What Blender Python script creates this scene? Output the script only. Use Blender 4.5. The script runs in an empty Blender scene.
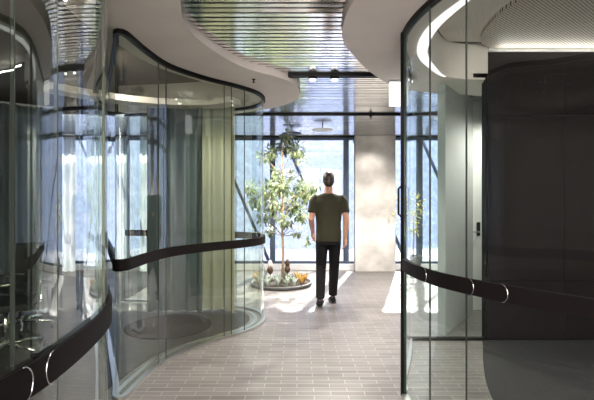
import bpy, bmesh, math, random
from mathutils import Vector, Matrix
random.seed(7)
PI = math.pi
S = bpy.context.scene
COL = S.collection

# ------------------------------------------------------------------ materials
def nodes(name):
    m = bpy.data.materials.new(name); m.use_nodes = True
    nt = m.node_tree; nt.nodes.clear()
    out = nt.nodes.new('ShaderNodeOutputMaterial')
    return m, nt, out

def N(nt, typ, **kw):
    n = nt.nodes.new(typ)
    for k, v in kw.items():
        if k in n.inputs: n.inputs[k].default_value = v
        else: setattr(n, k, v)
    return n

def rgb(c): return (c[0], c[1], c[2], 1.0)

def plain(name, col, rough=0.5, metal=0.0, spec=0.5, noise=0.0, nscale=8.0, bump=0.0, coat=0.0):
    m, nt, out = nodes(name)
    b = N(nt, 'ShaderNodeBsdfPrincipled')
    b.inputs['Base Color'].default_value = rgb(col); b.inputs['Roughness'].default_value = rough
    b.inputs['Metallic'].default_value = metal; b.inputs['Specular IOR Level'].default_value = spec
    b.inputs['Coat Weight'].default_value = coat
    if noise or bump:
        tc = N(nt, 'ShaderNodeTexCoord')
        nz = N(nt, 'ShaderNodeTexNoise'); nz.inputs['Scale'].default_value = nscale; nz.inputs['Detail'].default_value = 6
        nt.links.new(tc.outputs['Object'], nz.inputs['Vector'])
        if noise:
            r = N(nt, 'ShaderNodeValToRGB')
            r.color_ramp.elements[0].position = .3; r.color_ramp.elements[1].position = .7
            r.color_ramp.elements[0].color = rgb([c*(1-noise) for c in col])
            r.color_ramp.elements[1].color = rgb([min(1, c*(1+noise)) for c in col])
            nt.links.new(nz.outputs['Fac'], r.inputs['Fac']); nt.links.new(r.outputs['Color'], b.inputs['Base Color'])
        if bump:
            bp = N(nt, 'ShaderNodeBump'); bp.inputs['Strength'].default_value = bump; bp.inputs['Distance'].default_value = .01
            nt.links.new(nz.outputs['Fac'], bp.inputs['Height']); nt.links.new(bp.outputs['Normal'], b.inputs['Normal'])
    nt.links.new(b.outputs[0], out.inputs[0])
    return m

def glass(name, tint, ior):
    # thin architectural pane: mirror reflection by Fresnel over tinted straight-through transmission, on the entry face only
    m, nt, out = nodes(name)
    geo = N(nt, 'ShaderNodeNewGeometry'); fr = N(nt, 'ShaderNodeFresnel'); fr.inputs['IOR'].default_value = ior
    inv = N(nt, 'ShaderNodeMath', operation='SUBTRACT'); inv.inputs[0].default_value = 1.0
    nt.links.new(geo.outputs['Backfacing'], inv.inputs[1])
    mul = N(nt, 'ShaderNodeMath', operation='MULTIPLY')
    nt.links.new(fr.outputs[0], mul.inputs[0]); nt.links.new(inv.outputs[0], mul.inputs[1])
    tr = N(nt, 'ShaderNodeBsdfTransparent'); tr.inputs[0].default_value = rgb(tint)
    gl = N(nt, 'ShaderNodeBsdfGlossy'); gl.inputs['Roughness'].default_value = 0.0
    gl.inputs['Color'].default_value = (0.97, 1, 0.985, 1)
    mx = N(nt, 'ShaderNodeMixShader')
    nt.links.new(mul.outputs[0], mx.inputs[0]); nt.links.new(tr.outputs[0], mx.inputs[1]); nt.links.new(gl.outputs[0], mx.inputs[2])
    nt.links.new(mx.outputs[0], out.inputs[0])
    return m

def sheer(name, col, transp, translu=0.6, weave=0.0, nscale=6):
    m, nt, out = nodes(name)
    d = N(nt, 'ShaderNodeBsdfDiffuse'); d.inputs[0].default_value = rgb(col)
    t = N(nt, 'ShaderNodeBsdfTranslucent'); t.inputs[0].default_value = rgb(col)
    tp = N(nt, 'ShaderNodeBsdfTransparent')
    a = N(nt, 'ShaderNodeMixShader'); a.inputs[0].default_value = translu
    nt.links.new(d.outputs[0], a.inputs[1]); nt.links.new(t.outputs[0], a.inputs[2])
    b = N(nt, 'ShaderNodeMixShader'); b.inputs[0].default_value = transp
    if weave:
        tc = N(nt, 'ShaderNodeTexCoord')
        nz = N(nt, 'ShaderNodeTexNoise'); nz.inputs['Scale'].default_value = nscale; nz.inputs['Detail'].default_value = 8
        mr = N(nt, 'ShaderNodeMapRange'); mr.inputs['From Min'].default_value = .35; mr.inputs['From Max'].default_value = .65
        mr.inputs['To Min'].default_value = transp - weave; mr.inputs['To Max'].default_value = transp + weave
        nt.links.new(tc.outputs['Object'], nz.inputs['Vector']); nt.links.new(nz.outputs['Fac'], mr.inputs['Value'])
        nt.links.new(mr.outputs[0], b.inputs[0])
    nt.links.new(a.outputs[0], b.inputs[1]); nt.links.new(tp.outputs[0], b.inputs[2])
    nt.links.new(b.outputs[0], out.inputs[0])
    return m

def emit(name, col, s):
    m, nt, out = nodes(name)
    e = N(nt, 'ShaderNodeEmission'); e.inputs[0].default_value = rgb(col); e.inputs[1].default_value = s
    nt.links.new(e.outputs[0], out.inputs[0]); return m

def paver_mat():
    m, nt, out = nodes('pavers')
    b = N(nt, 'ShaderNodeBsdfPrincipled'); b.inputs['Specular IOR Level'].default_value = .5
    tc = N(nt, 'ShaderNodeTexCoord')
    br = N(nt, 'ShaderNodeTexBrick')
    br.inputs['Scale'].default_value = 1.0; br.inputs['Mortar Size'].default_value = .003
    br.inputs['Brick Width'].default_value = .245; br.inputs['Row Height'].default_value = .064
    br.inputs['Color1'].default_value = (.165, .152, .146, 1); br.inputs['Color2'].default_value = (.11, .10, .096, 1)
    br.inputs['Mortar'].default_value = (.32, .30, .285, 1); br.inputs['Bias'].default_value = -.25
    br.inputs['Mortar Smooth'].default_value = .3
    nt.links.new(tc.outputs['Object'], br.inputs['Vector'])
    nz = N(nt, 'ShaderNodeTexNoise'); nz.inputs['Scale'].default_value = 3.0; nz.inputs['Detail'].default_value = 8
    mp = N(nt, 'ShaderNodeMapping'); mp.inputs['Scale'].default_value = (.6, 5, 1)
    nt.links.new(tc.outputs['Object'], mp.inputs['Vector']); nt.links.new(mp.outputs[0], nz.inputs['Vector'])
    mr = N(nt, 'ShaderNodeMapRange'); mr.inputs['From Min'].default_value = .3; mr.inputs['From Max'].default_value = .7
    mr.inputs['To Min'].default_value = .72; mr.inputs['To Max'].default_value = 1.158
    nt.links.new(nz.outputs['Fac'], mr.inputs['Value'])
    mx = N(nt, 'ShaderNodeMix', data_type='RGBA', blend_type='MULTIPLY'); mx.inputs[0].default_value = 1
    nt.links.new(br.outputs['Color'], mx.inputs[6]); nt.links.new(mr.outputs[0], mx.inputs[7])
    nt.links.new(mx.outputs[2], b.inputs['Base Color'])
    r2 = N(nt, 'ShaderNodeMapRange'); r2.inputs['To Min'].default_value = .28; r2.inputs['To Max'].default_value = .5
    nt.links.new(nz.outputs['Fac'], r2.inputs['Value']); nt.links.new(r2.outputs[0], b.inputs['Roughness'])
    bp = N(nt, 'ShaderNodeBump'); bp.inputs['Strength'].default_value = .25; bp.inputs['Distance'].default_value = .004
    nt.links.new(nz.outputs['Fac'], bp.inputs['Height']); nt.links.new(bp.outputs[0], b.inputs['Normal'])
    nt.links.new(b.outputs[0], out.inputs[0]); return m

def perforated_mat():
    m, nt, out = nodes('perforated_ceiling')
    b = N(nt, 'ShaderNodeBsdfPrincipled'); b.inputs['Roughness'].default_value = .6
    tc = N(nt, 'ShaderNodeTexCoord'); mp = N(nt, 'ShaderNodeMapping')
    mp.inputs['Rotation'].default_value = (0, 0, .9); mp.inputs['Scale'].default_value = (44, 44, 44)
    nt.links.new(tc.outputs['Object'], mp.inputs[0])
    fr = N(nt, 'ShaderNodeVectorMath', operation='FRACTION'); nt.links.new(mp.outputs[0], fr.inputs[0])
    sb = N(nt, 'ShaderNodeVectorMath', operation='SUBTRACT'); sb.inputs[1].default_value = (.5, .5, .5)
    nt.links.new(fr.outputs[0], sb.inputs[0])
    fl = N(nt, 'ShaderNodeVectorMath', operation='MULTIPLY'); fl.inputs[1].default_value = (1, 1, 0)
    nt.links.new(sb.outputs[0], fl.inputs[0])
    ln = N(nt, 'ShaderNodeVectorMath', operation='LENGTH'); nt.links.new(fl.outputs[0], ln.inputs[0])
    r = N(nt, 'ShaderNodeValToRGB'); r.color_ramp.elements[0].position = .3; r.color_ramp.elements[1].position = .38
    r.color_ramp.elements[0].color = (.10, .08, .07, 1); r.color_ramp.elements[1].color = (.68, .61, .55, 1)
    nt.links.new(ln.outputs['Value'], r.inputs[0]); nt.links.new(r.outputs[0], b.inputs['Base Color'])
    nt.links.new(b.outputs[0], out.inputs[0]); return m

def leaf_mat(name, c1, c2, translu=.5):
    m, nt, out = nodes(name)
    g = N(nt, 'ShaderNodeNewGeometry'); r = N(nt, 'ShaderNodeValToRGB')
    r.color_ramp.elements[0].color = rgb(c1); r.color_ramp.elements[1].color = rgb(c2)
    nt.links.new(g.outputs['Random Per Island'], r.inputs[0])
    d = N(nt, 'ShaderNodeBsdfPrincipled'); d.inputs['Roughness'].default_value = .35
    t = N(nt, 'ShaderNodeBsdfTranslucent'); mx = N(nt, 'ShaderNodeMixShader'); mx.inputs[0].default_value = translu
    nt.links.new(r.outputs[0], d.inputs['Base Color']); nt.links.new(r.outputs[0], t.inputs[0])
    nt.links.new(d.outputs[0], mx.inputs[1]); nt.links.new(t.outputs[0], mx.inputs[2]); nt.links.new(mx.outputs[0], out.inputs[0])
    return m

M = {}
M['glass'] = glass('curved_glass', (.94, .97, .93), 2.45)
M['glassf'] = glass('green_curved_glass', (.94, .97, .925), 1.95)
M['glassr'] = glass('clear_curved_glass', (.955, .985, .97), 1.58)
M['win'] = glass('window_glass', (.97, .985, 1.0), 1.5)
M['edge'] = plain('glass_edge', (.03, .06, .05), .2)
M['seal'] = plain('joint_seal', (.02, .025, .022), .4)
M['band'] = plain('dark_band', (.006, .0045, .0045), .6, spec=.1)
M['black'] = plain('black_metal', (.004, .004, .004), .5, spec=.15)
M['chrome'] = plain('chrome', (.8, .8, .8), .15, metal=1)
M['alu'] = plain('brushed_track', (.55, .54, .52), .3, metal=1)
M['plaster'] = plain('soffit_plaster', (.70, .64, .605), .75, noise=.05, nscale=3)
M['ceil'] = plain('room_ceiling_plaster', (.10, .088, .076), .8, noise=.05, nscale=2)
M['fascia'] = plain('white_fascia', (.8, .78, .75), .6)
M['mirror'] = plain('polished_slat', (.95, .94, .93), .15, metal=1)
M['navy'] = plain('navy_mullion', (.03, .05, .09), .45)
M['sill'] = plain('pale_sill', (.7, .7, .72), .5)
M['conc'] = plain('concrete', (.47, .45, .43), .8, noise=.35, nscale=2.2, bump=.3)
M['floor'] = paver_mat()
M['carpet'] = plain('dark_carpet', (.026, .025, .027), .85, noise=.25, nscale=60, bump=.4, spec=.2)
M['lcarpet'] = plain('grey_room_floor', (.024, .022, .02), .42, noise=.35, nscale=5, spec=.2)
M['rug'] = plain('round_rug', (.012, .011, .011), .9, noise=.3, nscale=40, spec=.1)
M['panel'] = plain('dark_wall_panel', (.012, .0095, .0105), .3, spec=.3)
M['perf'] = perforated_mat()
M['white'] = plain('white_paint', (.72, .72, .70), .55)
M['grey'] = plain('grey_wall', (.33, .33, .34), .4)
M['walls'] = plain('side_wall', (.16, .15, .14), .8)
M['lamp'] = emit('soffit_glow_emission', (1, .97, .93), 1.1)  # glow imitating light on the right soffit underside, not a fixture
M['box'] = emit('lit_box', (1, .99, .97), 1.2)
M['spot'] = emit('spot_lens', (1, .95, .88), 6)
M['screen'] = sheer('facade_screen', (.17, .20, .30), .55, .7, weave=.13, nscale=7)
M['cream'] = sheer('olive_curtain', (.46, .45, .36), .2, .5)
M['greyc'] = sheer('grey_curtain', (.17, .20, .21), .18, .5)
M['sheer'] = sheer('white_sheer', (.78, .82, .86), .35, .6)
M['fabric'] = plain('chair_fabric', (.012, .012, .013), .7)
M['tabletop'] = plain('dark_table', (.02, .016, .014), .2)
M['soil'] = plain('planter_soil', (.05, .04, .03), .95, noise=.4, nscale=25, bump=.8)
M['planter'] = plain('planter_rim', (.06, .06, .06), .5)
M['bark'] = plain('pale_bark', (.42, .30, .20), .8, noise=.3, nscale=20)
M['leaf'] = leaf_mat('tree_leaf', (.05, .10, .035), (.60, .68, .42), .5)
M['leafy'] = leaf_mat('yellow_leaf', (.45, .42, .08), (.75, .70, .25), .5)
M['leafp'] = leaf_mat('variegated_leaf', (.04, .10, .05), (.65, .70, .62), .3)
M['leafo'] = leaf_mat('orange_leaf', (.35, .12, .03), (.65, .45, .10), .4)
M['bud'] = plain('brown_bud', (.07, .035, .02), .6)
M['budw'] = plain('white_bud', (.75, .68, .62), .6)
M['skin'] = plain('skin', (.42, .22, .145), .5)
M['shirt'] = plain('olive_shirt', (.016, .015, .003), .85, noise=.15, nscale=14)
M['jeans'] = plain('black_trousers', (.0035, .0035, .004), .9, spec=.2)
M['hair'] = plain('dark_hair', (.022, .012, .008), .5)
M['shoe'] = plain('dark_shoe', (.006, .006, .006), .8, spec=.2)
M['sole'] = plain('shoe_sole', (.03, .03, .03), .8)

# ------------------------------------------------------------------ mesh helpers
class MB:
    def __init__(s): s.v = []; s.f = []; s.m = []; s.smooth = []; s.strips = False
    def add(s, vs, fs, mi=0, sm=False):
        o = len(s.v); s.v += [tuple(p) for p in vs]
        for f in fs: s.f.append([i+o for i in f]); s.m.append(mi); s.smooth.append(sm)
        return s
    def box(s, x0, x1, y0, y1, z0, z1, mi=0):
        vs = [(x0,y0,z0),(x1,y0,z0),(x1,y1,z0),(x0,y1,z0),(x0,y0,z1),(x1,y0,z1),(x1,y1,z1),(x0,y1,z1)]
        return s.add(vs, [(0,3,2,1),(4,5,6,7),(0,1,5,4),(1,2,6,5),(2,3,7,6),(3,0,4,7)], mi)
    def obox(s, c, ax, ay, az, mi=0):
        c = Vector(c); ax = Vector(ax); ay = Vector(ay); az = Vector(az)
        vs = [c+a*ax+b*ay+d*az for d in (-1,1) for a, b in ((-1,-1),(1,-1),(1,1),(-1,1))]
        return s.add(vs, [(0,3,2,1),(4,5,6,7),(0,1,5,4),(1,2,6,5),(2,3,7,6),(3,0,4,7)], mi)
    def rings(s, rs, caps=True, mi=0, sm=True):
        n = len(rs[0]); vs = [p for r in rs for p in r]; fs = []
        for k in range(len(rs)-1):
            for i in range(n):
                j = (i+1) % n
                fs.append((k*n+i, k*n+j, (k+1)*n+j, (k+1)*n+i))
        if caps:
            fs.append(tuple(reversed(range(n)))); fs.append(tuple((len(rs)-1)*n+i for i in range(n)))
        return s.add(vs, fs, mi, sm)
    def tube(s, pts, r, n=10, caps=True, mi=0):
        pts = [Vector(p) for p in pts]; rad = r if isinstance(r, (list, tuple)) else [r]*len(pts); rs = []
        up = None
        for i, p in enumerate(pts):
            t = (pts[min(i+1, len(pts)-1)] - pts[max(i-1, 0)]).normalized()
            if up is None: up = t.orthogonal().normalized()
            up = (up - t*up.dot(t)).normalized(); b = t.cross(up)
            q = rad[i]; qa, qb = q if isinstance(q, (list, tuple)) else (q, q)
            rs.append([p + up*(math.cos(2*PI*k/n)*qa) + b*(math.sin(2*PI*k/n)*qb) for k in range(n)])
        return s.rings(rs, caps, mi)
    def lathe(s, prof, c=(0,0,0), n=32, mi=0):
        rs = [[(c[0]+r*math.cos(2*PI*k/n), c[1]+r*math.sin(2*PI*k/n), c[2]+z) for k in range(n)] for r, z in prof]
        return s.rings(rs, True, mi)
    def prism(s, poly, z0, z1, mi=0):
        n = len(poly)
        vs = [(x, y, z0) for x, y in poly] + [(x, y, z1) for x, y in poly]
        fs = [tuple(reversed(range(n))), tuple(range(n, 2*n))] + [(i, (i+1) % n, (i+1) % n+n, i+n) for i in range(n)]
        return s.add(vs, fs, mi)
    def strip(s, A, B, z0, z1, mi=0, side=None):
        """solid between two plan polylines of equal count"""
        n = len(A); side = mi if side is None else side
        s.strips = True
        k = n//2; t = Vector(A[min(k+1, n-1)])-Vector(A[max(k-1, 0)]); d = Vector(B[k])-Vector(A[k])
        if t.x*d.y-t.y*d.x < 0: A, B = B, A                            # A on the right of travel, so faces point outwards
        A0 = [(x,y,z0) for x,y in A]; A1 = [(x,y,z1) for x,y in A]; B0 = [(x,y,z0) for x,y in B]; B1 = [(x,y,z1) for x,y in B]
        q = [(i, i+1, n+i+1, n+i) for i in range(n-1)]; r = [tuple(reversed(f)) for f in q]
        s.add(A0+A1, q, mi, True); s.add(B0+B1, r, mi, True)          # the two long faces, smooth along the curve
        s.add(A0+B0, r, side); s.add(A1+B1, q, side)                  # underside and top, flat
        e = (0, 1, 2, 3)
        s.add([A0[0], A1[0], B1[0], B0[0]], [e], side); s.add([B0[-1], B1[-1], A1[-1], A0[-1]], [e], side)
        return s
    def build(s, name, mats, parent=None, loc=None, fix=None, bevel=0):
        me = bpy.data.meshes.new(name)
        me.from_pydata(s.v, [], s.f)
        for mm in (mats if isinstance(mats, (list, tuple)) else [mats]): me.materials.append(mm)
        for p, mi, sm in zip(me.polygons, s.m, s.smooth): p.material_index = mi; p.use_smooth = sm
        if fix is not False and not s.strips:
            b = bmesh.new(); b.from_mesh(me); bmesh.ops.recalc_face_normals(b, faces=b.faces); b.to_mesh(me); b.free()
        me.update()
        o = bpy.data.objects.new(name, me); COL.objects.link(o)
        if loc is not None: o.location = loc
        if parent is not None: o.parent = parent
        if bevel:
            bv = o.modifiers.new('b', 'BEVEL'); bv.width = bevel; bv.segments = 2; bv.limit_method = 'ANGLE'
        return o

def empty(name, loc=(0,0,0), rz=0):
    o = bpy.data.objects.new(name, None); COL.objects.link(o); o.location = loc; o.rotation_euler = (0,0,rz); return o
def tag(o, label, cat, group=None, kind=None):
    o['label'] = label; o['category'] = cat
    if group: o['group'] = group
    if kind: o['kind'] = kind
    return o
def struct(o, label, cat): return tag(o, label, cat, kind='structure')

def spline(P, step=.03):
    P = [Vector((p[0], p[1])) for p in P]; Q = [P[0]*2-P[1]] + P + [P[-1]*2-P[-2]]; out = []
    for i in range(1, len(Q)-2):
        p0, p1, p2, p3 = Q[i-1:i+3]
        for k in range(24):
            t = k/24
            # centripetal-ish Catmull-Rom via Barry-Goldman
            d = [max(1e-4, (b-a).length**.5) for a, b in ((p0,p1),(p1,p2),(p2,p3))]
            t0, t1 = 0, d[0]; t2 = t1+d[1]; t3 = t2+d[2]; u = t1+(t2-t1)*t
            A1 = p0*((t1-u)/(t1-t0))+p1*((u-t0)/(t1-t0)); A2 = p1*((t2-u)/(t2-t1))+p2*((u-t1)/(t2-t1)); A3 = p2*((t3-u)/(t3-t2))+p3*((u-t2)/(t3-t2))
            B1 = A1*((t2-u)/(t2-t0))+A2*((u-t0)/(t2-t0)); B2 = A2*((t3-u)/(t3-t1))+A3*((u-t1)/(t3-t1))
            out.append(B1*((t2-u)/(t2-t1))+B2*((u-t1)/(t2-t1)))
    out.append(P[-1])
    return resample(out, step)
def length(P): return sum((P[i+1]-P[i]).length for i in range(len(P)-1))
def resample(P, step=None, n=None):
    L = length(P); n = n or max(2, int(round(L/step))+1); out = []; i = 0; acc = 0
    for k in range(n):
        t = L*k/(n-1)
        while i < len(P)-2 and acc+(P[i+1]-P[i]).length < t: acc += (P[i+1]-P[i]).length; i += 1
        d = (P[i+1]-P[i]).length
        out.append(P[i].lerp(P[i+1], min(1, (t-acc)/d) if d else 0))
    return out
def smooth(P, it=6):
    for _ in range(it):
        P = [P[0]] + [(P[i-1]+P[i]*2+P[i+1])/4 for i in range(1, len(P)-1)] + [P[-1]]
    return P
def offset(P, d):     # to the left of travel
    out = []
    for i in range(len(P)):
        t = (P[min(i+1, len(P)-1)]-P[max(i-1, 0)]).normalized()
        out.append(P[i]+Vector((-t.y, t.x))*d)
    return out
def sub(P, a, b):     # by index with fractional clipping to whole samples
    return P[a:b+1]

# ------------------------------------------------------------------ plan curves (metres, camera at the origin looking along +Y)
H = 2.60          # glass head height / soffit underside
HC = 2.95         # room ceilings
GL = smooth(spline([(-2.3,-1.3),(-1.6,-.6),(-1.12,.05),(-.76,.68),(-.70,1.0),(-.695,1.22),(-.775,1.7),(-.93,1.98),(-1.15,2.3),(-1.27,2.6),(-1.285,2.83),(-1.245,3.05),
             (-1.20,3.36),(-1.13,3.7),(-.894,4.08),(-.597,4.4),(-.437,4.65),(-.395,4.97),(-.52,5.30),(-.85,5.52),(-1.5,5.72),(-2.4,5.85)]), 8)
GN = smooth(spline([(-2.3,-1.3),(-1.6,-.6),(-1.12,.05),(-.76,.68),(-.70,1.0),(-.695,1.22),(-.768,1.68),(-.92,2.0),(-1.22,2.59),(-1.75,3.70),(-2.12,4.42),(-2.42,4.97),(-2.8,5.6)]), 5)
GF = smooth(spline([(-2.62,5.6),(-2.28,5.0),(-1.98,4.40),(-1.640,3.72),(-1.335,3.10),(-1.285,2.975),(-1.250,2.935),(-1.222,2.97),(-1.215,3.08),(-1.195,3.36),(-1.13,3.7),(-.894,4.08),(-.597,4.4),(-.437,4.65),(-.395,4.97),(-.52,5.30),(-.85,5.52),(-1.5,5.72),(-2.4,5.85)]), 2)
SL = smooth(spline([(-1.9,-1.6),(-1.25,-.7),(-.75,0),(-.45,.7),(-.36,1.25),(-.43,1.75),(-.58,2.15),(-.70,2.52),(-.765,2.88),(-.71,3.25),(-.47,3.82),(-.21,4.08),
             (-.06,4.27),(.02,4.5),(.03,4.72),(0,5.0),(-.15,5.30),(-.47,5.60),(-1.1,5.95),(-2.2,6.15)]), 6)
GR = smooth(spline([(2.5,-1.0),(2.05,.2),(1.70,.95),(1.47,1.42),(1.25,1.79),(1.0,2.11),(.85,2.38),(.79,2.6),(.765,2.82),(.768,2.985)]), 4)
GB = smooth(spline([(.785,3.055),(.83,3.28),(.93,3.55),(1.03,3.85),(1.13,4.20)]), 3)
SR = smooth(spline([(2.1,-1.2),(1.75,-.1),(1.35,.85),(.85,1.6),(.48,2.1),(.345,2.52),(.315,2.85),(.345,3.15),(.52,3.6),(.74,4.03),(.97,4.36),(1.3,4.62),(1.9,4.8),(3.0,4.9),(4.6,4.9)]), 6)
CR = smooth(spline([(2.8,-.8),(2.35,.4),(1.95,1.1),(1.60,1.65),(1.28,2.0),(1.10,2.28),(1.035,2.52),(.985,2.94),(1.06,3.4),(1.25,3.78),(1.48,4.1),(1.75,4.18),(2.6,4.2),(4.6,4.2)]), 4)

# ------------------------------------------------------------------ the setting
struct(MB().box(-6.2, 5.2, -3.6, 12, -.12, 0).build('floor', M['floor'], bevel=0), 'grey brown brick paver floor of the corridor', 'floor')
struct(MB().box(-6.2, 5.2, -3.6, 8.75, HC, HC+.2).build('ceiling', M['ceil']), 'dark taupe plaster ceiling above the glass rooms', 'ceiling')
struct(MB().box(-6.2, -6.0, -3.6, 8.75, 0, HC).build('wall_left', M['walls']), 'dark side wall closing the left room', 'wall')
struct(MB().box(5.0, 5.2, -3.6, 8.75, 0, HC).build('wall_right', M['walls']), 'dark side wall closing the right room', 'wall')
w = MB().box(-6.0, -1.9, -3.6, -3.4, 0, HC).box(2.2, 5.0, -3.6, -3.4, 0, HC)
struct(w.build('wall_back', M['walls']), 'dark wall behind the viewpoint either side of the open corridor end', 'wall')

# left soffit, right soffit
n = 260
a, b = resample(SL, n=n), resample(offset(GL, .16), n=n)
struct(MB().strip(a, b, H, HC, 0).build('trim_1', M['plaster']), 'pale curving plaster soffit above the left glass wall', 'soffit')
iy = lambda P, y, lo: min(range(lo, len(P)), key=lambda i: abs(P[i].y-y))
a, b = resample(GN[iy(GN, 2.05, 60):], n=80), resample(list(reversed(GF[:min(range(len(GF)), key=lambda i: GF[i].y)+1])), n=80)
struct(MB().strip(a, b, H+.0005, HC).build('trim_7', M['plaster']), 'narrow plaster soffit over the gap between the two left glass rooms', 'soffit')
a, b = resample(SR, n=n), resample(CR, n=n)
struct(MB().strip(a, b, H, HC, 0).build('trim_2', M['plaster']), 'pale curving plaster soffit above the right glass wall', 'soffit')

# slat ceiling in three fields between the black beams
def crossing(P, y, best):
    xs = [P[i].x+(P[i+1].x-P[i].x)*(y-P[i].y)/(P[i+1].y-P[i].y) for i in range(len(P)-1) if (P[i].y-y)*(P[i+1].y-y) <= 0 and P[i].y != P[i+1].y]
    return best(xs) if xs else None
ZS = 2.66
BE = (4.22, 6.15, 8.32)
def field(y0, y1, label):
    mb = MB(); y = y0+.045
    while y < y1-.03:
        xl = crossing(SL, y, max); xr = crossing(SR, y, min)
        xl = -5.98 if xl is None else xl+.004
        xr = 4.98 if xr is None else xr-.004
        hw = .0245; tx = random.gauss(0, .012); ty = random.gauss(0, .003)
        # each slat is cut into lengths that sit very slightly out of line
        x = xl
        while x < xr-.01:
            x2 = min(xr, x+random.uniform(.9, 1.5))
            if xr-x2 < .2: x2 = xr
            t2 = tx+random.gauss(0, .010)
            mb.obox(((x+x2)/2, y, ZS+.011), ((x2-x)/2-.0005, 0, 0), (0, hw*math.cos(t2), hw*math.sin(t2)), (0, -.011*math.sin(t2), .011*math.cos(t2)))
            x = x2
        y += .071
    struct(mb.build('slat_ceiling', M['mirror']), label, 'ceiling')
    va = [(-5.98 if crossing(SL, yy, max) is None else crossing(SL, yy, max)+.004, 4.98 if crossing(SR, yy, min) is None else crossing(SR, yy, min)-.004, yy) for yy in [y0+(y1-y0)*k/40 for k in range(41)]]
    struct(MB().strip([(v[0], v[2]) for v in va], [(v[1], v[2]) for v in va], ZS+.10, ZS+.11).build('ceiling_void', M['black']), 'black void lining above the slats', 'ceiling')
field(.9, BE[0]-.03, 'polished metal slat ceiling between the two curved soffits')
field(BE[0]+.03, BE[1]-.02, 'polished metal slat ceiling beyond the thick black beam')
field(BE[1]+.02, BE[2]-.02, 'polished metal slat ceiling nearest the far windows')
for k, (yb, hb) in enumerate(zip(BE, (.035, .022, .022))):
    xl = crossing(SL, yb, max); xr = crossing(SR, yb, min)
    xl = -5.99 if xl is None else xl+.005
    xr = 4.99 if xr is None else xr-.005
    struct(MB().box(xl, xr, yb-hb, yb+hb, ZS-.025, ZS+.1).build('ceiling_beam', M['black']),
           ('thick black ceiling beam with two small spotlights', 'thin black ceiling beam with a sprinkler head', 'thin black beam along the window heads')[k], 'beam')

# facade: windows between navy mullions
YF = 8.50; TOP = 2.66
bays = [(-5.98, -4.964), (-4.964, -3.481), (-3.481, -1.998), (-1.998, -.515), (-.515, .968), (.968, 2.451), (2.451, 3.934), (3.934, 4.98)]
for k, (x0, x1) in enumerate(bays):
    wd = MB()
    wd.box(x0, x0+.075, YF-.06, YF+.06, .12, TOP); wd.box(x1-.03, x1, YF-.04, YF+.05, .12, TOP)
    wd.box(x0+.075, x1-.03, YF-.05, YF+.05, .12, .17); wd.box(x0+.075, x1-.03, YF-.05, YF+.05, TOP-.05, TOP)
    o = wd.build('window_%d' % (k+1), M['navy']); o['kind'] = 'structure'
    tag(o, ('far left window bay with navy mullion', 'second window bay from the left room end', 'window bay seen behind the left glass room', 'window bay left of the indoor tree',
            'wide bright window behind tree and walking person', 'window bay hidden behind the concrete column', 'window bay right of the concrete column', 'rightmost narrow window bay')[k], 'window', kind='structure')
    MB().box(x0+.075, x1-.03, YF-.008, YF+.008, .17, TOP-.05).build('pane', M['win'], o)
struct(MB().box(-5.98, 4.98, YF-.12, YF+.1, 0, .12).build('window_sill', M['sill']), 'low pale sill kerb under the far windows', 'sill')
struct(MB().box(-6.2, 5.2, YF-.1, YF+.1, TOP, HC).build('wall_far', M['walls']), 'wall strip above the far windows', 'wall')
struct(MB().box(1.135, 1.925, 8.20, 8.38, 0, ZS).build('column', M['conc'], bevel=.01), 'square stained concrete column at the far windows', 'column')
# outside the windows
for k in range(-5, 4):
    xb = .90+1.483*k
    if xb-1.3 > 5 or xb < -6: continue
    o = MB().tube([(xb, 9.1, .01), (xb-1.30, 9.1, 3.05)], .035, 8).build('facade_brace', M['navy'])
    tag(o, 'dark steel diagonal brace outside the far windows', 'brace', 'diagonal braces outside the windows')
o = MB().box(-7, 6.5, 9.60, 9.61, .02, 3.3).build('facade_screen', M['screen'])
struct(o, 'pale blue mesh screen outside the far windows', 'screen')

# ------------------------------------------------------------------ glass partitions
def idx_for(P, slope, lo=0, hi=None, ymin=0):
    best, bi = 9, None
    for i, p in enumerate(P):
        if p.y > ymin and lo <= i <= (hi if hi is not None else len(P)-1) and abs(p.x/p.y-slope) < best: best, bi = abs(p.x/p.y-slope), i
    return bi
def px(u): return (u-297)/420.0

def partition(P, joints, inner, label, clips, gm='glass'):
    root = empty('glass_partition', (P[0].x, P[0].y, 0))
    tag(root, label, 'glass wall')
    off = Vector((-P[0].x, -P[0].y))
    L = [p+off for p in P]
    cuts = sorted(set([0]+joints+[len(P)-1]))
    for a, b in zip(cuts, cuts[1:]):
        seg = L[a:b+1]
        if len(seg) < 2: continue
        MB().strip(offset(seg, -.005), offset(seg, .005), .02, H-.02, 0, 1).build('pane', [M[gm], M['edge']], root)
    for j in joints:
        seg = L[max(0, j-1):j+2]; c = seg[len(seg)//2]; t = (seg[-1]-seg[0]).normalized()
        q = [c-t*.0018, c+t*.0018]
        MB().strip(offset(q, -.0055), offset(q, .0055), .02, H-.02).build('joint_seal', M['seal'], root)
    # band on the corridor side
    s = -inner
    A, B = offset(L, s*.008), offset(L, s*.022)
    band = MB().strip(A, B, .90, .985).build('handrail_band', M['band'], root)
    for j in clips:
        c = L[j]; t = (L[min(j+1, len(L)-1)]-L[max(0, j-1)]).normalized(); nn = Vector((-t.y, t.x))*s
        sg = 1 if t.x > 0 else -1
        pts = []
        for k in range(13):
            an = -PI/2+PI*k/12
            d = math.cos(an)*.035*sg; pp = c+t*d+nn*.027
            pts.append((pp.x, pp.y, .9425+math.sin(an)*.046))
        MB().tube(pts, .0017, 6).build('clip', M['chrome'], band)
    MB().strip(offset(L, -.022), offset(L, .022), 0, .022).build('base_track', M['alu'], root)
    MB().strip(offset(L, -.02), offset(L, .02), H-.035, H).build('head_track', M['black'], root)
    return root

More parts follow.
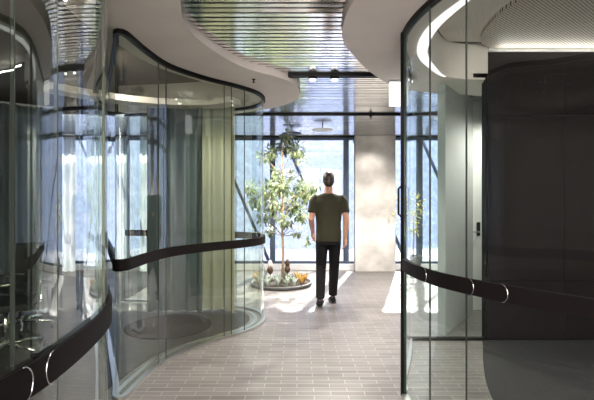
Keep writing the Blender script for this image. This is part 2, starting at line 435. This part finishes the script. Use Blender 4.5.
iN = lambda u, lo, hi: idx_for(GN, px(u), lo, hi, .3)
ntip = max(range(len(GN)), key=lambda i: GN[i].x)
jn = [iN(8, 0, ntip), iN(58, 0, ntip+6), iN(104, ntip, ntip+20), ntip+50, ntip+90]
partition(GN, jn, 1, 'nearest bowed glass wall on the left with chrome clips on its dark rail', [iN(58, 0, ntip), iN(10, 0, ntip)])
nose = min(range(len(GF)), key=lambda i: GF[i].y)
ftip = max(range(len(GF)), key=lambda i: GF[i].x)
iF = lambda u: idx_for(GF, px(u), nose+6, ftip, .3)
partition(GF, [nose-45, iF(158), iF(167), iF(223), iF(231), iF(244), ftip+6, ftip+26], 1, 'farther sinuous glass wall on the left curving round the drapes', [], 'glassf')
iR = lambda u: idx_for(GR, px(u), 0, None, .3)
partition(GR, [iR(429), iR(468)], -1, 'bowed frameless glass wall with dark rail on the right', [iR(428), iR(471), iR(504)], 'glassr')
gb = partition(GB, [], -1, 'short curved glass return behind the black end post', [], 'glassr')
o = MB().prism([(.766+.021*math.cos(t), 3.018+.03*math.sin(t)) for t in [2*PI*k/16 for k in range(16)]], 0, H).build('glass_end_post', M['black'])
MB().tube([(.748, 3.01, 1.28), (.725, 3.0, 1.30), (.725, 3.0, 1.48), (.748, 3.01, 1.50)], .008, 8).build('pull_handle', M['black'], o)
tag(o, 'slim black upright post ending the right glass wall', 'post')

# pale ring strip on the floor just inside the left glass, then room floor, rug
GFi = GF[min(range(len(GF)), key=lambda i: GF[i].y)+4:]
a, b = offset(GFi, .075), offset(GFi, .115)
struct(MB().strip(a, b, 0, .006).build('trim_3', M['alu']), 'pale metal floor strip just inside the left glass', 'trim')
e = offset(GL, .16)
poly = [(p.x, p.y) for p in e[::2]] + [(-2.45, 8.2), (-5.98, 8.2), (-5.98, -1.1)]
struct(MB().prism(poly, 0, .005).build('floor_left', M['lcarpet']), 'dark grey floor of the left glass room', 'floor')
cR = smooth(spline([(2.95,-.6),(2.5,.6),(2.15,1.4),(1.75,2.0),(1.50,2.4),(1.365,2.8),(1.42,3.12),(1.61,3.63),(1.80,4.07),(1.84,4.17)]), 3)
poly = [(p.x, p.y) for p in cR[::2]] + [(4.98, 4.17), (4.98, -.6)]
o = MB().prism(poly, 0, .008).build('carpet', M['carpet']); tag(o, 'black grey carpet with curved edge in the right room', 'carpet')
o = MB().lathe([(.46, 0), (.465, .004), (.45, .008), (.2, .008)], (0,0,0), 48).build('round_rug', M['rug'], loc=(-1.42, 4.66, .005)); tag(o, 'dark round rug behind the far left glass', 'rug')

# ------------------------------------------------------------------ right room
YW = 4.20
w = MB()
w.box(1.90, 4.98, YW, YW+.12, 0, HC)
struct(w.build('wall_right_room', M['black']), 'core of the dark panelled wall of the right room', 'wall')
dx = [1.90, 2.66, 3.42, 4.18, 4.975]; dz = [.015, .60, 2.24, HC-.02]
pw = empty('wall_panelling', (1.9, YW, 0)); tag(pw, 'glossy near black panelled wall of the right room', 'wall panelling')
for i in range(4):
    for j in range(3):
        MB().box(dx[i]-1.9+.0015, dx[i+1]-1.9-.0015, -.024, -.001, dz[j]+.0015, dz[j+1]-.0015).build('panel', M['panel'], pw)
struct(MB().box(1.895, 4.98, YW-.05, YW-.026, HC-.08, HC-.051).build('trim_4', M['white']), 'pale shadow strip along the top of the dark wall', 'trim')
pc = smooth(spline([(2.9,.5),(2.4,1.5),(1.95,2.4),(1.70,3.05),(1.63,3.35),(1.645,3.6),(1.685,3.85),(1.78,4.04),(1.90,4.145)]), 3)
poly = [(p.x, p.y) for p in pc[::2]] + [(4.98, 4.145), (4.98, .5)]
struct(MB().prism(poly, HC-.05, HC-.017).build('ceiling_panel', M['perf']), 'perforated ceiling panel with rounded corner above the dark wall', 'ceiling')
q = [p for p in CR if .5 < p.y < 4.12]
struct(MB().prism([(p.x+.02, p.y) for p in q[::3]] + [(4.98, 4.13), (4.98, .5)], HC-.016, HC-.001).build('ceiling_plaster', M['plaster']), 'smooth plaster ceiling inside the right room', 'ceiling')
# glazed frame left of the dark wall
fr = empty('inner_glass_screen', (1.14, YW, 0)); tag(fr, 'narrow black framed glass screen beside the dark wall', 'glass screen')
MB().box(0, .755, -.02, .02, 2.62, 2.66).box(0, .755, -.02, .02, 0, .03).box(.735, .755, -.02, .02, .03, 2.62).build('frame', M['black'], fr)
MB().box(.01, .735, -.006, .006, .03, 2.62).build('pane', M['glassr'], fr)
struct(MB().box(1.14, 1.895, YW-.03, YW+.05, 2.66, HC).build('trim_5', M['plaster']), 'plaster panel above the inner glass screen', 'wall')
# grey wall and white door past it
q = [Vector((1.50, 4.36)), Vector((2.17, 5.28))]
struct(MB().strip(offset(q, -.04), offset(q, .04), 0, 2.66).build('wall_grey', M['grey']), 'plain grey wall angled behind the inner glass screen', 'wall')
struct(MB().box(2.2, 4.98, 5.36, 5.46, 0, 2.66).build('wall_white', M['white']), 'white wall behind the glass screen', 'wall')
d = MB().box(2.22, 3.1, 5.30, 5.355, .01, 2.3).build('door_1', M['white']); tag(d, 'white door with lever handle past the glass screen', 'door', kind='structure')
MB().box(2.265, 2.31, 5.292, 5.30, .95, 1.12).tube([(2.288, 5.29, 1.0), (2.288, 5.25, 1.0), (2.17, 5.25, 1.0)], .009, 8).build('lever_handle', M['chrome'], d)
# added glowing strip standing in for the brightly lit inner soffit underside
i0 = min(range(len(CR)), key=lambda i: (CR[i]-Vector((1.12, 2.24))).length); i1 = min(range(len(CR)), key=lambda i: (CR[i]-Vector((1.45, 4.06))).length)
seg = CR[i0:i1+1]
cl = empty('soffit_glow', (seg[0].x, seg[0].y, 0)); tag(cl, 'glowing strip imitating the lit underside along the right soffit edge', 'soffit glow')
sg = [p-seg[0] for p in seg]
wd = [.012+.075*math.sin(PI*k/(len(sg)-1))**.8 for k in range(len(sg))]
t_in = [p for p in sg]
def offv(P, ds):
    out = []
    for i in range(len(P)):
        t = (P[min(i+1, len(P)-1)]-P[max(i-1, 0)]).normalized(); out.append(P[i]+Vector((-t.y, t.x))*ds[i])
    return out
MB().strip(offv(sg, [.004]*len(sg)), offv(sg, wd), H-.008, H-.001).build('glow_strip', M['lamp'], cl)

# lit box under the right soffit
lb = MB().box(-.09, .09, -.03, .03, .0, .235).build('light_box', M['box'], loc=(1.02, 4.22, 2.345))
tag(lb, 'white lit box hanging under the far end of the right soffit', 'light box')
MB().box(-.10, .10, -.036, .036, .236, .255).build('mount', M['grey'], lb)

# spots on the beam, sprinkler, detector, discs
for x, lab in ((.157, 'small bright spotlight in the thick beam, nearer the left soffit'), (.377, 'small bright spotlight in the thick beam, nearer the right soffit')):
    o = MB().lathe([(.042, .02), (.042, 0), (.036, -.004)], (0,0,0), 20).build('beam_spotlight', M['black'], loc=(x, BE[0], ZS-.045)); tag(o, lab, 'spotlight', 'spotlights in the beam')
    MB().lathe([(.034, -.002), (.03, -.010)], (0,0,0), 20).build('lens', M['spot'], o, loc=(0, 0, -.002))
o = MB().lathe([(.03, .0), (.03, -.01), (.01, -.015), (.01, -.035), (.022, -.036), (.022, -.04)], (0,0,0), 16).build('sprinkler', M['black'], loc=(1.08, BE[1], ZS-.025)); tag(o, 'small dark sprinkler head under the thin beam', 'sprinkler')
o = MB().lathe([(.018, 0), (.018, -.006), (.006, -.01), (.006, -.03), (.014, -.031), (.014, -.034)], (0,0,0), 16).build('sprinkler', M['black'], loc=(-.43, 4.17, H)); tag(o, 'tiny dark sprinkler on the underside of the left soffit', 'sprinkler')
for x, y, mt, lab in ((-.09, 7.47, 'black', 'dark disc lamp above the indoor tree'), (.43, 7.06, 'white', 'pale disc lamp above the walking person')):
    o = empty('disc_lamp', (x, y, 2.575)); tag(o, lab, 'ceiling lamp', 'disc lamps under the slats')
    MB().lathe([(.17, .012), (.18, .006), (.175, 0), (.12, -.004)], (0,0,0), 36).build('disc', M[mt], o)
    MB().tube([(0,0,.01), (0,0,.085)], .008, 8).build('stem', M['black'], o)

# ------------------------------------------------------------------ curtains
def curtain(pts, z0, z1, amp, wl, mat, label, name='curtain'):
    P = spline(pts, .012); s = 0; Q = []
    for i, p in enumerate(P):
        t = (P[min(i+1, len(P)-1)]-P[max(i-1, 0)]).normalized(); nn = Vector((-t.y, t.x)); s += .012
        Q.append(p+nn*amp*(math.sin(2*PI*s/wl)+.45*math.sin(2*PI*s/wl*.43+1)))
    root = empty(name, (Q[0].x, Q[0].y, 0)); tag(root, label, 'curtain')
    Q = [q-Q[0] for q in Q]
    MB().strip(offset(Q, -.0015), offset(Q, .0015), z0, z1).build('drape', mat, root)
    T = [p-P[0] for p in P]
    MB().strip(offset(T, -.012), offset(T, .012), z1+.002, z1+.03).build('curtain_rail', M['grey'], root)
curtain([(-.74, 5.16), (-.95, 5.28), (-1.22, 5.34)], .02, 2.56, .042, .15, M['cream'], 'pale olive sheer curtain inside the far curve of glass')
curtain([(-1.16, 5.20), (-1.5, 5.25), (-1.85, 5.2)], .02, 2.56, .045, .16, M['greyc'], 'dark grey drape left of the olive curtain')
curtain([(-3.05, 8.12), (-2.75, 8.12)], .02, 2.61, .03, .12, M['sheer'], 'white sheer curtain by the window behind the left room')
curtain([(-4.9, 8.12), (-4.3, 8.12)], .02, 2.61, .03, .12, M['sheer'], 'white sheer curtain near the far left window bays')
curtain([(-3.6, 5.0), (-3.2, 5.3), (-2.98, 5.35)], .02, 2.56, .03, .13, M['greyc'], 'dark grey drape deep in the left room')
curtain([(-5.2, 5.6), (-4.6, 5.7), (-4.2, 5.7)], .02, 2.61, .04, .16, M['greyc'], 'dark grey drape farthest into the left room')
curtain([(-2.15, 8.12), (-1.95, 8.12)], .02, 2.61, .025, .1, M['sheer'], 'narrow white sheer curtain by the window left of the tree')

curtain([(-3.62, 8.12), (-3.30, 8.12)], .02, 2.61, .03, .11, M['sheer'], 'white sheer curtain in the middle of the left room windows')
# ring bulkhead over the drape
rb = smooth(spline([(-2.6, 4.35), (-2.1, 4.85), (-1.5, 5.1), (-1.0, 5.1), (-.72, 4.95)]), 2)
struct(MB().strip(offset(rb, -.13), offset(rb, .09), 2.53, 2.60).build('trim_6', M['plaster']), 'curved plaster pelmet above the drapes in the left room', 'pelmet')

# ------------------------------------------------------------------ furniture in the left room
def make_chair():
    r = empty('office_chair')
    MB().obox((0,0,.47), (.24,0,0), (0,.23,0), (0,0,.03)).build('seat', M['fabric'], r, bevel=.02)
    mb = MB(); rows = []
    for i in range(9):
        z = .56+.40*i/8; rows.append([(-.22+.44*k/8, -.23-.05*(i/8)+.05*((k-4)/4)**2, z) for k in range(9)])
    back = [[Vector(p)+Vector((0, d, 0)) for p in row] for d in (0, -.02) for row in rows]
    vs = [p for row in back for p in row]; fs = []
    for s_ in (0, 81):
        for i in range(8):
            for k in range(8): fs.append((s_+i*9+k, s_+i*9+k+1, s_+(i+1)*9+k+1, s_+(i+1)*9+k))
    ring = [k for k in range(9)]+[i*9+8 for i in range(1, 9)]+[72+k for k in range(7, -1, -1)]+[i*9 for i in range(7, 0, -1)]
    for i in range(len(ring)):
        j = (i+1) % len(ring); fs.append((ring[i], ring[j], ring[j]+81, ring[i]+81))
    mb.add(vs, fs, 0, True).build('backrest', M['fabric'], r)
    MB().tube([(0, -.16, .44), (0, -.27, .46), (0, -.28, .62)], .016, 8).build('back_bracket', M['chrome'], r)
    MB().tube([(0,0,.10), (0,0,.28), (0,0,.44)], [.028, .026, .018], 12).build('column', M['chrome'], r)
    for s_ in (-1, 1):
        MB().tube([(s_*.22, .02, .45), (s_*.29, .02, .47), (s_*.29, .0, .66), (s_*.29, .12, .68), (s_*.29, -.1, .68)], .012, 8).build('armrest', M['chrome'], r)
    for k in range(5):
        an = 2*PI*k/5+.3; c, s_ = math.cos(an), math.sin(an)
        lg = MB().tube([(c*.02, s_*.02, .105), (c*.17, s_*.17, .10), (c*.31, s_*.31, .075)], [.022, .018, .013], 8).build('leg', M['chrome'], r)
        MB().tube([(c*.31-s_*.02, s_*.31+c*.02, .029), (c*.31+s_*.02, s_*.31-c*.02, .029)], .028, 12).build('castor', M['black'], lg)
    return r
def dup(root, loc, rz):
    r = root.copy(); COL.objects.link(r); r.location = loc; r.rotation_euler = (0,0,rz)
    for ch in list(root.children):
        c = ch.copy(); COL.objects.link(c); c.parent = r
        for g in ch.children:
            d_ = g.copy(); COL.objects.link(d_); d_.parent = c
    return r
c0 = make_chair(); c0.location = (-2.6, 3.75, .005); c0.rotation_euler = (0,0,2.0)
tag(c0, 'black office chair with chrome star base nearest the left glass', 'chair', 'office chairs in the left room')
tag(dup(c0, (-2.95, 4.5, .005), 1.2), 'black chrome based office chair at the table end', 'chair', 'office chairs in the left room')
tag(dup(c0, (-3.6, 3.3, .005), .2), 'black office chair at the near long side of the table', 'chair', 'office chairs in the left room')
t = empty('meeting_table', (-4.55, 4.2, .005)); tag(t, 'dark oval meeting table deep in the left room', 'table')
MB().prism([(1.15*math.copysign(abs(math.cos(u))**.7, math.cos(u)), .5*math.copysign(abs(math.sin(u))**.7, math.sin(u))) for u in [2*PI*k/48 for k in range(48)]], .70, .735).build('tabletop', M['tabletop'], t)
for s_ in (-1, 1): MB().lathe([(.28, 0), (.28, .015), (.05, .04), (.045, .70)], (s_*.6, 0, 0), 20).build('pedestal', M['chrome'], t)

# ------------------------------------------------------------------ planting
PC = (-.26, 6.95)
pl = MB().lathe([(.50, 0), (.51, .05), (.49, .06), (.47, .05), (.46, .03)], (0,0,0), 48).build('round_planter', M['planter'], loc=(PC[0], PC[1], 0))
tag(pl, 'low round dark planter at the foot of the indoor tree', 'planter')
MB().lathe([(.468, .0), (.468, .035), (.2, .05), (.01, .055)], (0,0,0), 40).build('soil', M['soil'], pl)

def leaf(mb, p, d, ln, wd, up, mi=0):
    d = d.normalized(); s_ = d.cross(up)
    if s_.length < 1e-3: s_ = d.orthogonal()
    s_.normalize(); nn = s_.cross(d)
    m1 = p+d*ln*.35+nn*ln*.06; m2 = p+d*ln*.7+nn*ln*.03; e_ = p+d*ln-nn*ln*.08
    mb.add([p, m1+s_*wd*.5, m1-nn*wd*.12, m1-s_*wd*.5, m2+s_*wd*.38, m2-nn*wd*.1, m2-s_*wd*.38, e_],
           [(0,1,2),(0,2,3),(1,4,5,2),(2,5,6,3),(4,7,5),(5,7,6)], mi, True)
def rv(): return Vector((random.gauss(0,1), random.gauss(0,1), random.gauss(0,1))).normalized()

tree = empty('indoor_tree', (PC[0]+.02, PC[1], .055)); tag(tree, 'slender indoor tree with pale trunk in the round planter', 'tree')
tk = MB().tube([(0,0,0), (.012,0,.4), (-.005,.01,.9), (.01,.0,1.4), (0,0,1.9), (-.01,.01,2.3)], [.026,.022,.02,.016,.011,.006], 10).build('trunk', M['bark'], tree)
fol = MB(); brs = []
clusters = []
def C(u, v, rad, n, dy=0):
    X = (u-297)/420*PC[1]-PC[0]-.02; Z = 1.4+(200-v)/420*PC[1]-.055
    clusters.append((Vector((X, dy, Z)), rad, n))
for u, v, rad, n in ((284,143,.15,90),(270,153,.12,55),(296,150,.13,70),(287,134,.10,45),(262,157,.07,22),(301,160,.06,18),
                     (266,190,.15,100),(282,186,.17,110),(300,190,.15,95),(258,200,.13,75),(274,205,.17,110),(292,205,.17,110),(308,196,.12,60),
                     (262,216,.13,60),(284,220,.13,60),(302,214,.12,50),(314,186,.09,32),(252,188,.09,35),(270,230,.09,26),(298,232,.08,22),(276,172,.07,22),(291,175,.07,20),(308,240,.05,10),(256,232,.05,12)):
    C(u, v, rad, n, random.uniform(-.28, .28))
for c, rad, n in clusters:
    z0 = max(.75, c.z-.28-.25*abs(c.x)); st = Vector((0, 0, min(2.2, z0)))
    brs.append((st, c))
    for k in range(int(n*1.9)):
        p = c+rv()*rad*random.uniform(.25, 1.0)
        d = (p-c).normalized()*.6+rv()*.6+Vector((0,0,-.35))
        leaf(fol, p, d, random.uniform(.07, .125), random.uniform(.026, .044), Vector((0,0,1))+rv()*.4)
bm_ = MB()
for st, c in brs: bm_.tube([st, st.lerp(c, .5)+Vector((0,0,.05)), c], [.007, .005, .003], 5)
bm_.build('branches', M['bark'], tree)
fol.build('foliage', M['leaf'], tree, fix=False)

def tuft(nm, x, y, z, h, n, mat, label, grp, spread=.6, wd=.03):
    mb = MB()
    for k in range(n):
        an = 2*PI*k/n*2.4+random.uniform(-.3, .3); tl = random.uniform(.2, spread)
        d = Vector((math.cos(an)*tl, math.sin(an)*tl, 1))
        leaf(mb, Vector((math.cos(an)*.012, math.sin(an)*.012, 0)), d, h*random.uniform(.7, 1.1), wd*random.uniform(.7, 1.2), Vector((0,0,1))+d*.1)
    o = mb.build(nm, mat, loc=(x, y, z), fix=False); return tag(o, label, 'plant', grp)
spots = [(-.34,-.22,'leafp'),(-.20,-.33,'leafp'),(-.04,-.36,'leafp'),(.10,-.34,'leafp'),(.22,-.27,'leafp'),(.33,-.16,'leafo'),(.38,-.02,'leafo'),(-.40,-.05,'leafo'),(.17,-.09,'leafp'),(-.05,-.19,'leafp'),(.27,.14,'leafo'),(-.3,.22,'leafp'),(.05,.3,'leafp')]
ln = {'leafp': 'low spiky green and white plant in the round planter', 'leafo': 'low spiky orange green plant at the planter edge'}
for x, y, m_ in spots:
    tuft('bedding_plant', PC[0]+x, PC[1]+y, .042, random.uniform(.16, .23), 16, M[m_], ln[m_], 'white green plants in the planter' if m_ == 'leafp' else 'orange plants in the planter')
for x, y, mats, lab in ((-.18, -.05, 'budw', 'white tipped brown flower bud left of the tree trunk'), (.10, .05, 'bud', 'dark brown flower bud right of the tree trunk')):
    o = empty('flower_bud', (PC[0]+x, PC[1]+y, .045)); tag(o, lab, 'flower')
    MB().tube([(0,0,0), (.005,0,.14)], .008, 6).build('stem', M['bark'], o)
    MB().lathe([(.008,.13),(.045,.17),(.05,.22),(.035,.25)], (0,0,0), 14).build('husk', M['bud'], o)
    MB().lathe([(.034,.251),(.042,.29),(.03,.34),(.008,.37)], (0,0,0), 14).build('tip', M[mats], o)
# shrub by the right hand window
sh = empty('potted_shrub', (2.22, 8.05, 0)); tag(sh, 'yellow leaved potted shrub beside the concrete column', 'plant')
MB().lathe([(.13, 0), (.17, .34), (.15, .34), (.14, .30)], (0,0,0), 24).build('pot', M['planter'], sh)
MB().tube([(0,0,.3), (.02,0,.8), (-.02,0,1.25)], [.014,.012,.006], 8).build('stem', M['bark'], sh)
f2 = MB()
for k in range(170):
    c = Vector((random.gauss(-.02,.12), random.gauss(0,.1), random.uniform(.75, 1.5)))
    leaf(f2, c, rv()+Vector((0,0,.2)), random.uniform(.07,.12), .04, Vector((0,0,1)))
f2.build('foliage', M['leafy'], sh, fix=False)

# ------------------------------------------------------------------ the walking person (faces +Y, away from the viewpoint)
def remesh(o, vox, sm=4):
    r = o.modifiers.new('r', 'REMESH'); r.mode = 'VOXEL'; r.voxel_size = vox; r.use_smooth_shade = True
    s_ = o.modifiers.new('s', 'SMOOTH'); s_.factor = .5; s_.iterations = sm
    return o
def ell(mb, c, r, n=16, m_=10, rot=None):
    rs = []
    for i in range(1, m_):
        th = PI*i/m_; z = -math.cos(th)*r[2]; q = math.sin(th)
        ring = [Vector((q*r[0]*math.cos(2*PI*k/n), q*r[1]*math.sin(2*PI*k/n), z)) for k in range(n)]
        if rot: ring = [rot @ p for p in ring]
        rs.append([p+Vector(c) for p in ring])
    return mb.rings(rs)
def torso_rings(mb, secs):
    rs = []
    for cx, cy, z, rx, ry in secs:
        rs.append([(cx+rx*math.copysign(abs(math.cos(u))**.85, math.cos(u)), cy+ry*math.copysign(abs(math.sin(u))**.85, math.sin(u)), z) for u in [2*PI*k/24 for k in range(24)]])
    return mb.rings(rs)

PX, PY = .425, 5.66
# joints (local)
hipR, kneeR, ankR = Vector((.085,.0,.92)), Vector((.085,.10,.50)), Vector((.065,.10,.085))
hipL, kneeL, ankL = Vector((-.085,.0,.92)), Vector((-.10,.02,.50)), Vector((-.125,-.24,.13))
shR, elR, wrR = Vector((.195,-.01,1.44)), Vector((.235,-.05,1.14)), Vector((.225,.0,.88))
shL, elL, wrL = Vector((-.195,-.01,1.44)), Vector((-.235,-.02,1.14)), Vector((-.205,.16,.95))
b = MB()
torso_rings(b, [(0,0,.84,.15,.10),(0,0,.95,.165,.11),(0,.005,1.08,.145,.10),(0,.005,1.25,.165,.11),(0,0,1.38,.170,.10),(0,-.005,1.45,.13,.07),(0,-.005,1.50,.07,.06)])
b.tube([(0,-.01,1.46),(0,.0,1.53),(0,.012,1.62)], [.062,.056,.056], 14)
ell(b, (0,.012,1.665), (.072,.092,.112), 18, 12)
ell(b, (0,.045,1.615), (.052,.055,.055), 14, 8)          # jaw
b.tube([(0,.10,1.675),(0,.118,1.655),(0,.105,1.645)], [.010,.014,.011], 8)   # nose
for s_ in (-1, 1):
    ell(b, (s_*.074,.008,1.66), (.010,.018,.03), 10, 8)   # ears
    ell(b, (s_*.03,.095,1.685), (.018,.012,.008), 8, 6)   # brow
b.tube([(-.022,.098,1.622),(0,.104,1.621),(.022,.098,1.622)], [.006,.008,.006], 8)  # lips
def limb(mb, pts, rad, n=12): mb.tube(pts, rad, n)
def arm(mb, s_, e_, w_):
    limb(mb, [s_, s_.lerp(e_,.5), e_, e_.lerp(w_,.35), w_], [.038,.044,.040,.038,.027])
def hand(mb, w_, fwd, inn):
    d = fwd.normalized(); i_ = (inn-d*inn.dot(d)).normalized(); k_ = d.cross(i_)     # i_: palm normal towards body, k_: across the palm
    palm = w_+d*.05
    mb.tube([w_-d*.01, w_+d*.03, w_+d*.085], [(.02,.026),(.016,.036),(.014,.038)], 12)
    mb.obox(palm+d*.005, d*.04, k_*.036, i_*.012)
    for q, (off_, l_) in enumerate(((.029,.070),(.010,.080),(-.009,.074),(-.028,.058))):
        p0 = w_+d*.08+k_*off_; p1 = p0+d*l_*.45+i_*.010; p2 = p1+d*l_*.30+i_*.018; p3 = p2+d*l_*.16+i_*.018
        mb.tube([p0, p1, p2, p3], [.0092,.0088,.008,.0065], 8)
    t0 = w_+d*.028+k_*.030; mb.tube([t0, t0+d*.03+k_*.022+i_*.012, t0+d*.058+k_*.028+i_*.024], [.0115,.010,.0075], 8)
dn = Vector((0,0,-.03)); arm(b, shR+dn+Vector((-.02,0,0)), elR, wrR); arm(b, shL+dn+Vector((.02,0,0)), elL, wrL)
hand(b, wrR, Vector((-.02,.06,-1)), Vector((-1,0,0))); hand(b, wrL, Vector((.05,.45,-.9)), Vector((1,0,0)))
for hp, kn, an in ((hipR,kneeR,ankR),(hipL,kneeL,ankL)):
    limb(b, [hp, hp.lerp(kn,.5), kn, kn.lerp(an,.3), an], [.082,.07,.052,.052,.036])
body = remesh(b.build('person', M['skin'], loc=(PX, PY, 0)), .0055, 3)
tag(body, 'person in olive shirt and black trousers walking away towards the windows', 'person')
s = MB()
torso_rings(s, [(0,0,.845,.168,.125),(0,0,.93,.172,.128),(0,.005,1.08,.168,.122),(0,.005,1.25,.182,.128),(0,0,1.38,.20,.122),(0,-.005,1.455,.17,.092),(0,-.005,1.492,.075,.068)])
for sh_, el_ in ((shR,elR),(shL,elL)):
    c = sh_.lerp(el_, .70); inn = Vector((-.06 if sh_.x > 0 else .06, 0, .0))
    s.tube([sh_+inn*1.4+Vector((0,0,-.02)), sh_+inn*.35+Vector((0,0,-.012)), sh_.lerp(el_,.2), sh_.lerp(el_,.45), c], [.045,.055,.060,.061,.063], 16)
remesh(s.build('shirt', M['shirt'], body), .009, 14)
tr = MB()
torso_rings(tr, [(0,0,.80,.155,.115),(0,0,.88,.163,.12),(0,0,.95,.155,.112)])
for hp, kn, an in ((hipR,kneeR,ankR),(hipL,kneeL,ankL)):
    e_ = an+(kn-an).normalized()*.01
    tr.tube([hp+Vector((0,0,.0)), hp.lerp(kn,.5), kn, kn.lerp(e_,.5), e_], [.088,.082,.070,.064,.058], 16)
remesh(tr.build('trousers', M['jeans'], body), .009, 4)
hr = MB()
ell(hr, (0,-.004,1.69), (.079,.092,.100), 18, 12)
ell(hr, (0,-.03,1.645), (.070,.064,.075), 14, 8)
remesh(hr.build('hair', M['hair'], body), .007, 2)
def shoe(an, pitch, nm='shoe'):
    mb = MB()
    secs = [(-.085,.028,.030,.045),(-.06,.036,.045,.05),(0,.038,.05,.05),(.06,.042,.034,.034),(.12,.045,.026,.026),(.165,.03,.02,.02)]
    rs = []
    for y, w_, h_, cz in secs:
        rs.append([Vector((w_*math.cos(u), y, max(.012, cz+h_*math.sin(u)))) for u in [2*PI*k/16 for k in range(16)]])
    mb.rings(rs)
    o = mb.build(nm, M['shoe'], body)
    so = MB(); out_ = [( .047,-.03),(.046,.06),(.05,.12),(.03,.17),(-.03,.17),(-.05,.12),(-.046,.06),(-.047,-.03),(-.034,-.085),(.034,-.085)]
    so.prism(out_, 0, .018).build('sole', M['sole'], o, bevel=.004)
    o.rotation_euler = (pitch, 0, 0)
    return o
o = shoe(ankR, 0); o.location = (ankR.x, ankR.y-.0, 0)
o = shoe(ankL, -.48); o.location = (ankL.x, ankL.y+.01, .075)

# ------------------------------------------------------------------ light
wd_ = bpy.data.worlds.new('sky'); S.world = wd_; wd_.use_nodes = True
wt = wd_.node_tree; bg = wt.nodes['Background']
tc = wt.nodes.new('ShaderNodeTexCoord'); sp = wt.nodes.new('ShaderNodeSeparateXYZ'); mr = wt.nodes.new('ShaderNodeMapRange')
wt.links.new(tc.outputs['Generated'], sp.inputs[0]); wt.links.new(sp.outputs['Y'], mr.inputs['Value'])
mr.inputs['From Min'].default_value = -.5; mr.inputs['From Max'].default_value = .3
mr.inputs['To Min'].default_value = 13; mr.inputs['To Max'].default_value = 1.15       # sky made brighter and warmer behind the camera as added interior fill
wt.links.new(mr.outputs[0], bg.inputs[1]); mxc = wt.nodes.new('ShaderNodeMix'); mxc.data_type = 'RGBA'; m2 = wt.nodes.new('ShaderNodeMapRange')
wt.links.new(sp.outputs['Y'], m2.inputs['Value']); m2.inputs['From Min'].default_value = -.5; m2.inputs['From Max'].default_value = .3
wt.links.new(m2.outputs[0], mxc.inputs[0]); mxc.inputs[6].default_value = (1, .92, .85, 1); mxc.inputs[7].default_value = (.58, .71, 1.0, 1)
wt.links.new(mxc.outputs[2], bg.inputs[0])
sl = bpy.data.lights.new('sun', 'SUN'); sl.energy = 26; sl.angle = math.radians(1.2); sl.color = (1, .95, .86)
so = bpy.data.objects.new('sun', sl); COL.objects.link(so)
so.rotation_euler = Vector((-.22, -.78, -.62)).to_track_quat('-Z', 'Y').to_euler()
def spot(x, y, z, e, ang=110, blend=.6):
    l = bpy.data.lights.new('beam_and_fill_spot', 'SPOT'); l.energy = e; l.spot_size = math.radians(ang); l.spot_blend = blend; l.shadow_soft_size = .05; l.color = (1, .93, .85)
    o_ = bpy.data.objects.new('beam_and_fill_spot', l); COL.objects.link(o_); o_.location = (x, y, z)
spot(.157, BE[0], ZS-.06, 90); spot(.377, BE[0], ZS-.06, 90)
spot(.1, 1.0, ZS-.02, 45, 140); spot(-.2, 2.6, ZS-.02, 60, 140); spot(-.1, 3.5, ZS-.02, 90, 140)  # added corridor fill, no fixtures
for x in (-1.0, .6, 2.2): spot(x, 6.2, ZS-.02, 380, 150)  # added fill over the lobby floor
spot(2.75, 4.70, H-.03, 130, 160)  # added to brighten the white door and wall
spot(1.35, 7.75, ZS-.02, 40, 120)
for x, y in ((-1.9, 4.5), (-3.0, 6.6)): spot(x, y, HC-.03, 28, 140)  # added fill on the left side
for x, y in ((2.4, 3.0), (2.0, 1.9), (3.4, 2.6)): spot(x, y, HC-.07, 50, 140)  # added fill in the right room

al = bpy.data.lights.new('wall_top_uplight', 'AREA'); al.shape = 'RECTANGLE'; al.size = 2.9; al.size_y = .02; al.energy = 5; al.color = (1, .93, .86)
ao = bpy.data.objects.new('wall_top_uplight', al); COL.objects.link(ao); ao.location = (3.42, YW-.06, HC-.12); ao.rotation_euler = Vector((0, -.8, .45)).to_track_quat('-Z', 'Y').to_euler()
# ------------------------------------------------------------------ camera and view
cam = bpy.data.cameras.new('camera'); co = bpy.data.objects.new('camera', cam); COL.objects.link(co)
co.location = (0, 0, 1.4); co.rotation_euler = (PI/2, 0, 0)
cam.sensor_width = 36; cam.lens = 420/594*36; cam.clip_start = .05
S.camera = co
S.view_settings.view_transform = 'Standard'; S.view_settings.look = 'None'; S.view_settings.gamma = 1; S.view_settings.use_curve_mapping = False
S.view_settings.exposure = 0.33
S.cycles.max_bounces = 12; S.cycles.transparent_max_bounces = 40; S.cycles.glossy_bounces = 6; S.cycles.diffuse_bounces = 4
S.cycles.sample_clamp_indirect = 6; S.cycles.caustics_reflective = False; S.cycles.caustics_refractive = False
